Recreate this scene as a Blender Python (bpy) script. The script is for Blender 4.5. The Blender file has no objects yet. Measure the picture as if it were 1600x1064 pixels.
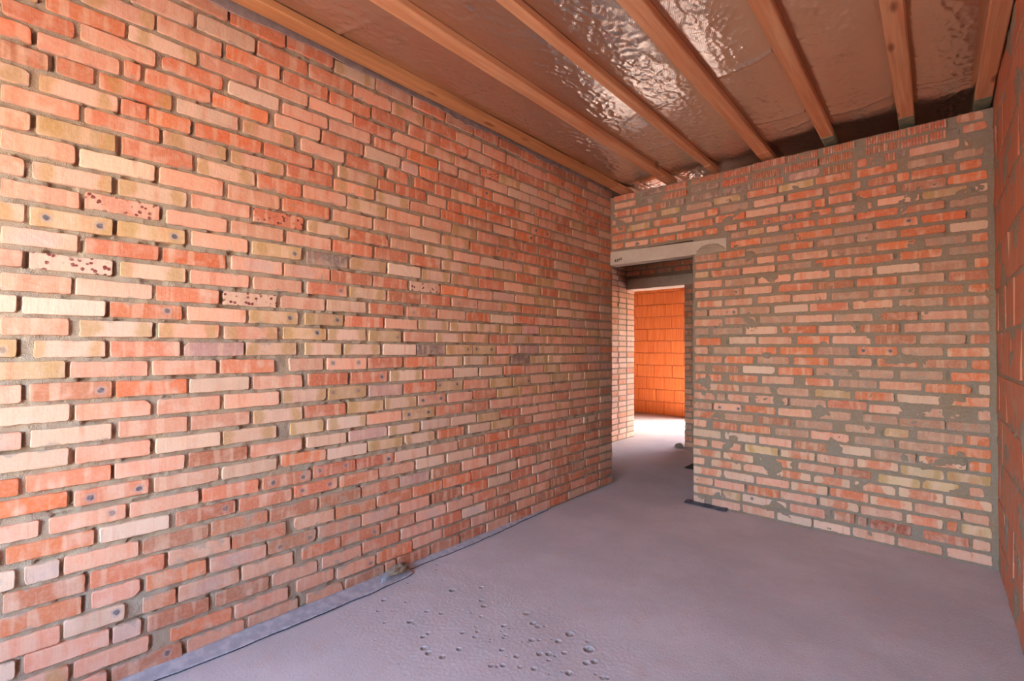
import bpy, math, random
from mathutils import Vector, noise, Matrix
random.seed(7)
scene = bpy.context.scene
COL = scene.collection

# ---------------------------------------------------------------- dimensions (metres)
CAM_H, WALL_L, WALL_R, WALL_B = 1.4132, -2.529, 0.297, 4.346   # camera height, left / right / back wall faces
Y_REAR = -1.15
SOFFIT, FOIL_Z, DECK_Z = 3.036, 3.082, 3.30
DOOR_R, DOOR_TOP = -1.664, 2.288
HALL_X = -3.62                    # left wall of the hall behind the back wall
MID_Y0, MID_Y1 = 6.71, 6.98       # wall between the hall and the far room
MID_R, MID_TOP = -2.695, 2.343
FAR_Y = 9.68                      # block wall of the far room
COURSE = 0.0848

# ---------------------------------------------------------------- small helpers
def lin(r, g, b):
    f = lambda c: (c/255/12.92) if c/255 <= 0.04045 else ((c/255+0.055)/1.055)**2.4
    return (f(r), f(g), f(b), 1.0)

def nz(x, y, z, s=1.0):
    return noise.noise(Vector((x*s, y*s, z*s)))

def fbm(x, y, z, s=1.0, o=3):
    v, a = 0.0, 1.0
    for _ in range(o):
        v += a*noise.noise(Vector((x*s, y*s, z*s))); a *= .5; s *= 2.03
    return v

def smooth(a, b, x):
    t = min(1, max(0, (x-a)/(b-a)))
    return t*t*(3-2*t)

class MB:
    """collects shapes and links them as ONE mesh object"""
    def __init__(s):
        s.v, s.f, s.m, s.sm = [], [], [], []
        s.col, s.buv, s.pat, s.pat2 = {}, {}, {}, {}
    def add(s, verts, faces, mat=0, smooth=True, col=None, buv=None, pat=None, pat2=None):
        b = len(s.v)
        s.v += verts
        for f in faces:
            s.f.append([b+i for i in f]); s.m.append(mat); s.sm.append(smooth and len(f) < 9)
        for i in range(len(verts)):
            if col: s.col[b+i] = col
            if buv: s.buv[b+i] = buv[i]
            if pat: s.pat[b+i] = pat
            if pat2: s.pat2[b+i] = pat2
    def box(s, x0, x1, y0, y1, z0, z1, mat=0, col=None):
        v = [(x, y, z) for z in (z0, z1) for y in (y0, y1) for x in (x0, x1)]
        f = [(0,2,3,1), (4,5,7,6), (0,1,5,4), (2,6,7,3), (0,4,6,2), (1,3,7,5)]
        s.add(v, f, mat, False, col)
    def build(s, name, mats, parent=None):
        me = bpy.data.meshes.new(name)
        me.from_pydata(s.v, [], s.f)
        for m in (mats if isinstance(mats, (list, tuple)) else [mats]):
            me.materials.append(m)
        me.polygons.foreach_set('material_index', s.m)
        me.polygons.foreach_set('use_smooth', s.sm)
        n = len(s.v)
        if s.col:
            a = me.attributes.new('Col', 'FLOAT_COLOR', 'POINT')
            d = []
            for i in range(n): d += s.col.get(i, (.5, .5, .5, 1))
            a.data.foreach_set('color', d)
        for key, src in (('buv', s.buv), ('pat', s.pat), ('pat2', s.pat2)):
            if src:
                a = me.attributes.new(key, 'FLOAT_VECTOR', 'POINT')
                d = []
                for i in range(n): d += src.get(i, (0, 0, 0))
                a.data.foreach_set('vector', d)
        me.update()
        o = bpy.data.objects.new(name, me)
        COL.objects.link(o)
        if parent: o.parent = parent
        return o

def struct(o):
    o['kind'] = 'structure'; return o

def tag(o, label, cat, group=None):
    o['label'] = label; o['category'] = cat
    if group: o['group'] = group
    return o

# ---------------------------------------------------------------- node helpers
class NT:
    def __init__(s, name):
        s.mat = bpy.data.materials.new(name); s.mat.use_nodes = True
        s.t = s.mat.node_tree; s.t.nodes.clear()
        s.out = s.n('ShaderNodeOutputMaterial')
        s.p = s.n('ShaderNodeBsdfPrincipled')
        s.l(s.p.outputs[0], s.out.inputs[0])
    def n(s, t, **kw):
        x = s.t.nodes.new(t)
        for k, v in kw.items(): setattr(x, k, v)
        return x
    def l(s, a, b): s.t.links.new(a, b)
    def put(s, inp, v):
        if hasattr(v, 'is_output'): s.l(v, inp)
        else: inp.default_value = v
    def math(s, op, a, b=0.0, c=0.0, clamp=False):
        x = s.n('ShaderNodeMath', operation=op, use_clamp=clamp)
        s.put(x.inputs[0], a); s.put(x.inputs[1], b)
        if op in ('MULTIPLY_ADD', 'SMOOTH_MIN'): s.put(x.inputs[2], c)
        return x.outputs[0]
    def step(s, v, lo, hi):
        x = s.n('ShaderNodeMapRange', interpolation_type='SMOOTHSTEP')
        s.put(x.inputs[0], v); x.inputs[1].default_value = lo; x.inputs[2].default_value = hi
        return x.outputs[0]
    def mix(s, f, a, b, mode='MIX'):
        x = s.n('ShaderNodeMix', data_type='RGBA', blend_type=mode)
        s.put(x.inputs['Factor'], f); s.put(x.inputs[6], a); s.put(x.inputs[7], b)
        return x.outputs[2]
    def noise(s, vec, scale, detail=3, rough=.55, dist=0.0):
        x = s.n('ShaderNodeTexNoise')
        if vec is not None: s.l(vec, x.inputs['Vector'])
        x.inputs['Scale'].default_value = scale; x.inputs['Detail'].default_value = detail
        x.inputs['Roughness'].default_value = rough; x.inputs['Distortion'].default_value = dist
        return x.outputs['Fac']
    def vor(s, vec, scale):
        x = s.n('ShaderNodeTexVoronoi'); s.l(vec, x.inputs['Vector']); x.inputs['Scale'].default_value = scale
        return x.outputs['Distance']
    def attr(s, name):
        return s.n('ShaderNodeAttribute', attribute_name=name)
    def xyz(s, v):
        x = s.n('ShaderNodeSeparateXYZ'); s.l(v, x.inputs[0]); return x.outputs
    def comb(s, a, b, c):
        x = s.n('ShaderNodeCombineXYZ'); s.put(x.inputs[0], a); s.put(x.inputs[1], b); s.put(x.inputs[2], c); return x.outputs[0]
    def scale(s, v, k):
        x = s.n('ShaderNodeVectorMath', operation='MULTIPLY'); s.put(x.inputs[0], v); x.inputs[1].default_value = k; return x.outputs[0]
    def pos(s):
        return s.n('ShaderNodeTexCoord').outputs['Object']
    def bump(s, h, strength, dist):
        x = s.n('ShaderNodeBump'); s.put(x.inputs['Height'], h)
        x.inputs['Strength'].default_value = strength; x.inputs['Distance'].default_value = dist
        s.l(x.outputs[0], s.p.inputs['Normal'])

MORTAR = lin(150, 134, 116)

def mat_mortar(name, c, warm):
    N = NT(name); P = N.pos()
    a = N.noise(P, 6, 5); b = N.noise(P, 60, 4, .65); c2 = N.noise(P, 240, 2)
    k = N.mix(N.step(a, .35, .7), c, warm)
    k = N.mix(N.math('MULTIPLY', N.step(b, .45, .75), .55), k, lin(172, 160, 146))
    k = N.mix(N.math('MULTIPLY', N.step(c2, .58, .75), .5), k, lin(98, 88, 80))
    N.l(k, N.p.inputs['Base Color']); N.p.inputs['Roughness'].default_value = .95
    N.p.inputs['Specular IOR Level'].default_value = .15
    N.bump(N.math('ADD', b, N.math('MULTIPLY', c2, .5)), .8, .006)
    return N.mat

def mat_brick(name):
    N = NT(name); P = N.pos()
    col = N.attr('Col').outputs['Color']
    u, v, sd = N.xyz(N.attr('buv').outputs['Vector'])
    yel, dot, spk = N.xyz(N.attr('pat').outputs['Vector'])
    end, smear, gry = N.xyz(N.attr('pat2').outputs['Vector'])
    n1 = N.noise(P, 11, 4); n2 = N.noise(P, 70, 4, .6); n3 = N.noise(P, 300, 2)
    seedv = N.comb(N.math('MULTIPLY', u, 22), N.math('MULTIPLY', v, 3), N.math('MULTIPLY', sd, 97))
    band = N.noise(seedv, 1.0, 2, .5)
    fine = N.noise(N.comb(N.math('MULTIPLY', u, 160), N.math('MULTIPLY', v, 14), N.math('MULTIPLY', sd, 53)), 1.0, 2)
    blob = N.noise(N.comb(N.math('MULTIPLY', u, 14), N.math('MULTIPLY', v, 14), N.math('MULTIPLY', sd, 31)), 1.0, 1)
    # firing bands: paler and redder stretches along the brick
    k = N.mix(N.math('MULTIPLY', N.step(band, .50, .62), .50), col, lin(232, 188, 158))
    k = N.mix(N.math('MULTIPLY', N.step(band, .46, .30), .38), k, lin(214, 120, 82))
    k = N.mix(N.math('MULTIPLY', N.step(blob, .50, .72), .40), k, lin(232, 194, 170))
    k = N.mix(N.math('MULTIPLY', N.step(fine, .45, .8), .16), k, lin(204, 126, 90))
    k = N.mix(N.math('MULTIPLY', N.step(n1, .50, .72), .25), k, lin(226, 190, 164))
    wob = N.math('MULTIPLY', N.math('SUBTRACT', n1, .5), .09)
    us = N.math('ADD', u, N.math('MULTIPLY', N.math('SUBTRACT', sd, .5), .03))
    au = N.math('ABSOLUTE', us)
    auw = N.math('ADD', au, wob)
    # pale ends of half-fired bricks
    ef = N.math('MULTIPLY', N.step(auw, .062, .074), end)
    k = N.mix(N.math('MULTIPLY', ef, .75), k, lin(228, 192, 160))
    # ochre patches near both ends
    du = N.math('SUBTRACT', auw, .088)
    yd = N.math('SQRT', N.math('ADD', N.math('MULTIPLY', du, du), N.math('MULTIPLY', N.math('MULTIPLY', v, v), .35)))
    yf = N.math('MULTIPLY', N.step(yd, .042, .012), yel)
    k = N.mix(N.math('MULTIPLY', yf, .62), k, lin(188, 144, 80))
    # dark kiln spots with a pale halo
    one = N.math('GREATER_THAN', N.math('FRACT', N.math('MULTIPLY', sd, 7.31)), .45)
    side = N.math('MULTIPLY', one, N.math('LESS_THAN', us, 0.0))
    dd = N.math('ADD', N.math('SUBTRACT', au, .078), N.math('MULTIPLY', side, 5))
    vv = N.math('ADD', v, N.math('MULTIPLY', N.math('SUBTRACT', sd, .5), -.016))
    ds = N.math('SQRT', N.math('ADD', N.math('MULTIPLY', dd, dd), N.math('MULTIPLY', vv, vv)))
    dot = N.math('MULTIPLY', dot, N.step(N.math('FRACT', N.math('MULTIPLY', sd, 13.7)), -.5, .8))
    ds = N.math('ADD', ds, N.math('MULTIPLY', N.math('SUBTRACT', n2, .5), .012))
    k = N.mix(N.math('MULTIPLY', N.math('MULTIPLY', N.step(ds, .024, .014), dot), .55), k, lin(176, 156, 150))
    k = N.mix(N.math('MULTIPLY', N.math('MULTIPLY', N.step(ds, .013, .008), dot), .9), k, lin(82, 80, 92))
    # grey clouded middle
    gd = N.math('SQRT', N.math('ADD', N.math('MULTIPLY', us, us), N.math('MULTIPLY', N.math('MULTIPLY', v, v), 4)))
    k = N.mix(N.math('MULTIPLY', N.math('MULTIPLY', N.step(N.math('ADD', gd, wob), .10, .03), gry), .35), k, lin(190, 172, 172))
    # dark red spatter
    vr = N.math('ADD', N.vor(N.comb(u, v, sd), 48), N.math('MULTIPLY', N.math('SUBTRACT', n2, .5), .35))
    k = N.mix(N.math('MULTIPLY', N.math('MULTIPLY', N.step(vr, .40, .28), spk), N.step(blob, .38, .5)), k, lin(128, 52, 48))
    # veil of mortar dust
    k = N.mix(N.math('MULTIPLY', smear, .5, clamp=True), k, lin(172, 126, 98))
    # smeared mortar
    sm = N.noise(P, 16, 5, .62)
    ev = N.math('MULTIPLY', N.step(N.math('ABSOLUTE', v), .016, .036), .16)
    sf = N.math('MULTIPLY', N.step(N.math('ADD', sm, N.math('ADD', ev, N.math('MULTIPLY', smear, .20))), .70, .80), .85)
    k = N.mix(N.math('MULTIPLY', sf, .8), k, lin(166, 148, 130))
    k = N.mix(N.math('MULTIPLY', N.step(n2, .35, .75), .18), k, lin(234, 204, 184))
    k = N.mix(N.math('MULTIPLY', N.step(n3, .62, .75), .16), k, lin(150, 94, 74))
    N.l(k, N.p.inputs['Base Color']); N.p.inputs['Roughness'].default_value = .9
    N.p.inputs['Specular IOR Level'].default_value = .2
    h = N.math('ADD', N.math('MULTIPLY', n2, .6), N.math('ADD', N.math('MULTIPLY', fine, .25), N.math('MULTIPLY', sm, .5)))
    N.bump(h, .55, .005)
    return N.mat

def mat_block(name, base, pale, dirt, ribs=.5):
    N = NT(name); P = N.pos()
    u, v, sd = N.xyz(N.attr('buv').outputs['Vector'])
    n1 = N.noise(P, 5, 4); n2 = N.noise(P, 40, 4, .6)
    st = N.noise(N.comb(N.math('MULTIPLY', u, 38), N.math('MULTIPLY', v, 1.4), N.math('MULTIPLY', sd, 71)), 1, 3)
    k = N.mix(N.step(st, .38, .66), base, pale)
    k = N.mix(N.math('MULTIPLY', N.math('SUBTRACT', sd, .2), .3, clamp=True), k, lin(214, 112, 68))
    k = N.mix(N.math('MULTIPLY', N.step(n1, .50, .72), dirt), k, lin(178, 146, 124))
    k = N.mix(N.math('MULTIPLY', N.step(n2, .55, .8), .3), k, lin(236, 170, 130))
    N.l(k, N.p.inputs['Base Color']); N.p.inputs['Roughness'].default_value = .85
    N.p.inputs['Specular IOR Level'].default_value = .2
    rib = N.math('SINE', N.math('MULTIPLY', u, 2*math.pi/.0205))
    N.bump(N.math('ADD', N.math('MULTIPLY', rib, ribs), N.math('MULTIPLY', n2, .6)), .7, .006)
    return N.mat

def mat_concrete(name, a, b, c, bumpd=.004, scl=1.0, pit_dark=None):
    N = NT(name); P = N.pos()
    n0 = N.noise(P, 1.6*scl, 4); n1 = N.noise(P, 9*scl, 5, .6); n2 = N.noise(P, 90*scl, 4, .65); n3 = N.noise(P, 320, 2)
    k = N.mix(N.step(n0, .36, .66), a, b)
    k = N.mix(N.math('MULTIPLY', N.step(n1, .50, .74), .6), k, c)
    k = N.mix(N.math('MULTIPLY', N.step(n2, .56, .8), .45), k, lin(118, 108, 104))
    k = N.mix(N.math('MULTIPLY', N.step(n2, .46, .25), .35), k, lin(206, 198, 192))
    if pit_dark:                                # browner screed in the pits, darkened to stand in for their shade
        k = N.mix(N.math('MULTIPLY', N.attr('Col').outputs['Fac'], N.step(n2, .2, .6)), k, pit_dark)
    N.l(k, N.p.inputs['Base Color']); N.p.inputs['Roughness'].default_value = .8
    N.p.inputs['Specular IOR Level'].default_value = .25
    N.bump(N.math('ADD', N.math('MULTIPLY', n2, .7), N.math('ADD', N.math('MULTIPLY', n1, .8), N.math('MULTIPLY', n3, .3))), .6, bumpd)
    return N.mat

def mat_wood(name, a, b, c):
    N = NT(name); tc = N.n('ShaderNodeTexCoord').outputs['Object']
    oi = N.n('ShaderNodeObjectInfo').outputs['Random']
    P = N.n('ShaderNodeVectorMath', operation='ADD'); N.l(tc, P.inputs[0]); N.l(N.comb(0, N.math('MULTIPLY', oi, 13), 0), P.inputs[1]); P = P.outputs[0]
    g = N.noise(N.scale(P, (34, 1.1, 34)), 1.0, 4, .6, .6)
    fineg = N.noise(N.scale(P, (170, 3.0, 170)), 1.0, 3)
    big = N.noise(N.scale(P, (3, .9, 3)), 1.0, 3)
    k = N.mix(N.step(g, .34, .66), a, b)
    k = N.mix(N.math('MULTIPLY', N.step(big, .45, .7), .5), k, c)
    k = N.mix(N.math('MULTIPLY', N.step(fineg, .5, .8), .3), k, lin(140, 80, 48))
    kn = N.vor(N.scale(P, (7, 2.2, 7)), 1.0)
    k = N.mix(N.math('MULTIPLY', N.step(kn, .17, .06), .75), k, lin(112, 56, 32))
    N.l(k, N.p.inputs['Base Color']); N.p.inputs['Roughness'].default_value = .7
    N.p.inputs['Specular IOR Level'].default_value = .3
    N.bump(N.math('ADD', g, N.math('MULTIPLY', fineg, .5)), .5, .003)
    return N.mat

def mat_plain(name, a, b, rough=.7, metal=0.0, bump=.002, scl=20):
    N = NT(name); P = N.pos()
    n1 = N.noise(P, scl, 4); n2 = N.noise(P, scl*7, 3)
    k = N.mix(N.step(n1, .35, .68), a, b)
    N.l(k, N.p.inputs['Base Color']); N.p.inputs['Roughness'].default_value = rough
    N.p.inputs['Metallic'].default_value = metal
    N.bump(N.math('ADD', n1, N.math('MULTIPLY', n2, .4)), .6, bump)
    return N.mat

def mat_foil(name):
    N = NT(name); P = N.pos()
    n1 = N.noise(P, 14, 4, .6, .4); n2 = N.noise(P, 60, 5, .68, .8)
    x, y, z = N.xyz(P)
    d = N.math('ADD', x, N.math('MULTIPLY', y, .55))
    d2 = N.math('SUBTRACT', y, N.math('MULTIPLY', x, .55))
    gx = N.math('SINE', N.math('MULTIPLY', d, 2*math.pi/.011))
    gy = N.math('SINE', N.math('MULTIPLY', d2, 2*math.pi/.011))
    grid = N.math('MAXIMUM', gx, gy)
    N.p.inputs['Base Color'].default_value = lin(214, 200, 188)
    N.p.inputs['Metallic'].default_value = .92
    N.l(N.math('MULTIPLY_ADD', n1, .14, .13), N.p.inputs['Roughness'])
    N.bump(N.math('ADD', N.math('MULTIPLY', n2, 1.0), N.math('MULTIPLY', grid, .20)), .20, .004)
    return N.mat

M = {
 'mortar_left': mat_mortar('mortar_recessed', lin(172,154,134), lin(182,160,134)),
 'mortar_back': mat_mortar('mortar_smeared', lin(156,138,120), lin(158,132,106)),
 'brick': mat_brick('fired_clay_brick'),
 'block_far': mat_block('orange_ceramic_block', lin(232,118,58), lin(240,140,78), .08),
 'block_right': mat_block('dusty_ceramic_block', lin(192,116,86), lin(200,134,106), .8, .12),
 'floor': mat_concrete('dusty_concrete_floor', lin(190,182,182), lin(202,194,194), lin(196,176,170), pit_dark=lin(142,132,126)),
 'lintel': mat_concrete('cast_concrete', lin(202,184,164), lin(210,194,176), lin(184,166,146), .003, 2.0),
 'wood': mat_wood('pine_timber', lin(204,140,98), lin(220,164,122), lin(206,130,86)),
 'wood_pale': mat_wood('weathered_pine', lin(204,144,96), lin(186,128,84), lin(176,110,66)),
 'treated': mat_plain('green_grey_coating', lin(116,122,100), lin(146,140,112), .75),
 'foil': mat_foil('aluminium_foil'),
 'bitumen': mat_plain('dusty_bitumen', lin(158,156,162), lin(184,180,182), .6, 0, .004, 26),
 'bitumen_dark': mat_plain('dark_bitumen', lin(52,56,66), lin(84,88,98), .4, 0, .004, 30),
 'membrane': mat_plain('grey_membrane', lin(166,140,134), lin(184,160,154), .8, 0, .003, 18),
 'plastic': mat_plain('pale_blue_plastic', lin(176,190,208), lin(196,206,218), .4),
 'black': mat_plain('black_plastic', lin(14,13,13), lin(24,22,22), .6),
 'deck': mat_plain('dark_deck_boards', lin(82,58,40), lin(104,74,52), .85),
 'earth': mat_plain('dry_ground', lin(170,156,140), lin(188,174,156), .95, 0, .02, 3),
 'plaster': mat_plain('grey_render', lin(170,156,142), lin(184,170,156), .95, 0, .006, 14),
}
SUN_E, SKY_S, EXPO = 38.0, 2.6, 1.0

# ---------------------------------------------------------------- bricks
BASE = {'p': (230,164,134), 'r': (218,126,90), 'o': (224,122,76), 'c': (228,188,160), 'b': (190,118,86),
        'y': (210,172,130), 'g': (128,114,108), 'v': (208,160,148), 'k': (168,84,64), 'm': (204,152,126),
        'e': (224,136,98), 'G': (208,112,78), 'w': (240,204,184)}

def brick_props(code):
    c = code[0]; suf = code[1:]
    r, g, b = BASE[c]
    k = random.uniform(.93, 1.05)
    t = random.uniform(-8, 8); col = lin(min(255, r*k+t*.3), min(255, g*k+t), min(255, b*k+t+random.uniform(-3, 3)))
    pat = [1.0 if ('y' in suf or c == 'y') else 0.0, 1.0 if 'd' in suf else 0.0, 1.0 if 's' in suf else 0.0]
    pat2 = [1.0 if c == 'e' else 0.0, {'m': .6, 'g': .35}.get(c, 0.0), 1.0 if 'g' in suf else 0.0]
    return col, pat, pat2

def contour(hw, hh, rad, rag, seed):
    """rounded, slightly ragged outline of a brick face"""
    pts = []
    nl, ns = 11, 3
    def edge(ax, ay, bx, by, n):
        for i in range(n):
            t = i/n; pts.append((ax+(bx-ax)*t, ay+(by-ay)*t))
    chips = [max(rad, random.uniform(.5, 1.6)*rad) for _ in range(4)]
    if random.random() < rag*20: chips[random.randrange(4)] = random.uniform(.010, .024)
    a, b, c, d = chips
    edge(-hw+a, -hh, hw-b, -hh, nl); edge(hw-b, -hh, hw, -hh+b, 2)
    edge(hw, -hh+b, hw, hh-c, ns); edge(hw, hh-c, hw-c, hh, 2)
    edge(hw-c, hh, -hw+d, hh, nl); edge(-hw+d, hh, -hw, hh-d, 2)
    edge(-hw, hh-d, -hw, -hh+a, ns); edge(-hw, -hh+a, -hw+a, -hh, 2)
    out = []
    for x, y in pts:
        q = fbm(x, y, seed*31.7, 34, 2)
        k = rag*(.35+.9*max(0, q)+.35*q)
        out.append((x-math.copysign(min(k, abs(x)*.5), x)*(1 if abs(abs(x)-hw) < .03 else .15),
                    y-math.copysign(min(k, abs(y)*.5), y)))
    return out

def add_brick(mb, O, U, N, s0, s1, zc, h, code, proud=.0, rag=.003, depth=.03, mat=0, smear=0.0, round_=.006, tilt=.012):
    """one brick whose face lies on the wall plane through O spanned by U and the vertical"""
    if code[0] == 'G':                                  # header laid on its side: a comb of thin ribs
        n = max(2, round((s1-s0)/.0155)); w = (s1-s0)/n
        base = (lin(*[min(255, c*random.uniform(.9, 1.05)) for c in BASE['G']]))
        for i in range(n):
            a = s0+i*w
            _brick(mb, O, U, N, a+.0008, a+w-.0018, zc+random.uniform(-.001, .001), h*random.uniform(.93, 1), base, (0, 0, 0), (0, smear*.5, 0),
                   proud+random.uniform(-.002, .002), .0012, depth, mat, .0025, 0)
        return
    col, pat, pat2 = brick_props(code)
    pat2[1] += smear
    _brick(mb, O, U, N, s0, s1, zc, h, col, tuple(pat), tuple(pat2), proud, rag, depth, mat, round_, tilt)

def _brick(mb, O, U, N, s0, s1, zc, h, col, pat, pat2, proud, rag, depth, mat, round_, tilt):
    hw, hh = (s1-s0)/2, h/2
    if hw < .004: return
    sd = random.random()
    cs = contour(hw, hh, round_, rag, sd)
    n = len(cs); sc = (s0+s1)/2
    rot = random.uniform(-tilt, tilt); tz = random.uniform(-.02, .02); ty = random.uniform(-.03, .03)
    rings = ((1.0, -depth), (1.0, -.0018), (None, -.0005), (None, 0))
    V, B = [], []
    for ri, (kk, d) in enumerate(rings):
        inset = 0 if ri < 2 else (.0008 if ri == 2 else .0022)
        for (x, y) in cs:
            xx = x-math.copysign(min(inset, abs(x)), x) if abs(x) > hw*.55 or hw < .03 else x
            yy = y-math.copysign(min(inset, abs(y)*.9), y)
            e = proud+d+xx*tz+yy*ty+(.0016*nz(xx*30+sd*50, yy*30, sd*9) if ri >= 2 else 0)
            px = sc+xx; pz = zc+yy+xx*rot
            V.append((O[0]+U[0]*px+N[0]*e, O[1]+U[1]*px+N[1]*e, pz))
            B.append((xx, yy, sd))
    F = []
    flip = (U[0]*N[1]-U[1]*N[0]) > 0          # keep normals outward
    for r in range(len(rings)-1):
        for i in range(n):
            j = (i+1) % n
            q = (r*n+i, r*n+j, (r+1)*n+j, (r+1)*n+i)
            F.append(q[::-1] if flip else q)
    cap = [3*n+i for i in range(n)]
    F.append(cap[::-1] if flip else cap)
    mb.add(V, F, mat, True, col, B, pat, pat2)

def mortar_face(mb, O, U, N, s0, s1, z0, z1, step, rec, amp, mat, hole=None, lumps=0, voids=()):
    """rough mortar surface behind and between the bricks"""
    ns, nzz = max(2, int((s1-s0)/step)), max(2, int((z1-z0)/step))
    V, idx, F = [], {}, []
    flip = (U[0]*N[1]-U[1]*N[0]) > 0
    deep = {}
    for a, b, c, d, k in voids:
        for j in range(max(0, math.ceil((c-z0)/(z1-z0)*nzz)), min(nzz, int((d-z0)/(z1-z0)*nzz))+1):
            for i in range(max(0, math.ceil((a-s0)/(s1-s0)*ns)), min(ns, int((b-s0)/(s1-s0)*ns))+1):
                deep[(i, j)] = k
    for j in range(nzz+1):
        z = z0+(z1-z0)*j/nzz
        for i in range(ns+1):
            s = s0+(s1-s0)*i/ns
            e = -deep.get((i, j), 0)-rec+amp*fbm(s, z, O[0]+O[1], 22, 2)+amp*.55*nz(s, z, 3.3, 90)
            if lumps:
                q = fbm(s, z, 9.1, 5.5, 2)
                e += lumps*smooth(.28, .62, q)
            V.append((O[0]+U[0]*s+N[0]*e, O[1]+U[1]*s+N[1]*e, z))
    for j in range(nzz):
        for i in range(ns):
            if hole:
                sm, zm = s0+(s1-s0)*(i+.5)/ns, z0+(z1-z0)*(j+.5)/nzz
                if hole(sm, zm): continue
            a = j*(ns+1)+i
            q = (a, a+1, a+ns+2, a+ns+1)
            F.append(q[::-1] if flip else q)
    mb.add(V, F, mat, True)

def fill_row(items, a, b, mean, joint, pick, off=None):
    """complete a course with further bricks where none are listed"""
    out = []
    items = sorted(items)
    cur = a
    def gap(g0, g1):
        g = g1-g0
        if g < .05: return
        n = max(1, round((g+joint)/(mean+joint)))
        w = (g-joint*(n-1))/n
        x = g0
        for k in range(n):
            ww = w*random.uniform(.96, 1.0)
            out.append((x, x+ww, random.uniform(-.002, .002), pick()))
            x += w+joint
    if not items and off is not None:
        first = a+off*(mean+joint)
        if first-a > .04: out.append((a, first-joint, 0, pick()))
        cur = first
    for it in items:
        gap(cur, it[0]-joint)
        out.append(it); cur = it[1]+joint
    gap(cur, b)
    return out

def parse(txt):
    rows = []
    for r in txt.split('|'):
        z, l = r.split(':')
        its = []
        for t in l.split():
            a, b, d, c = t.split(',')
            its.append((int(a)/1000, int(b)/1000, int(d)/1000, c))
        rows.append((int(z)/1000, its))
    return rows

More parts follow.
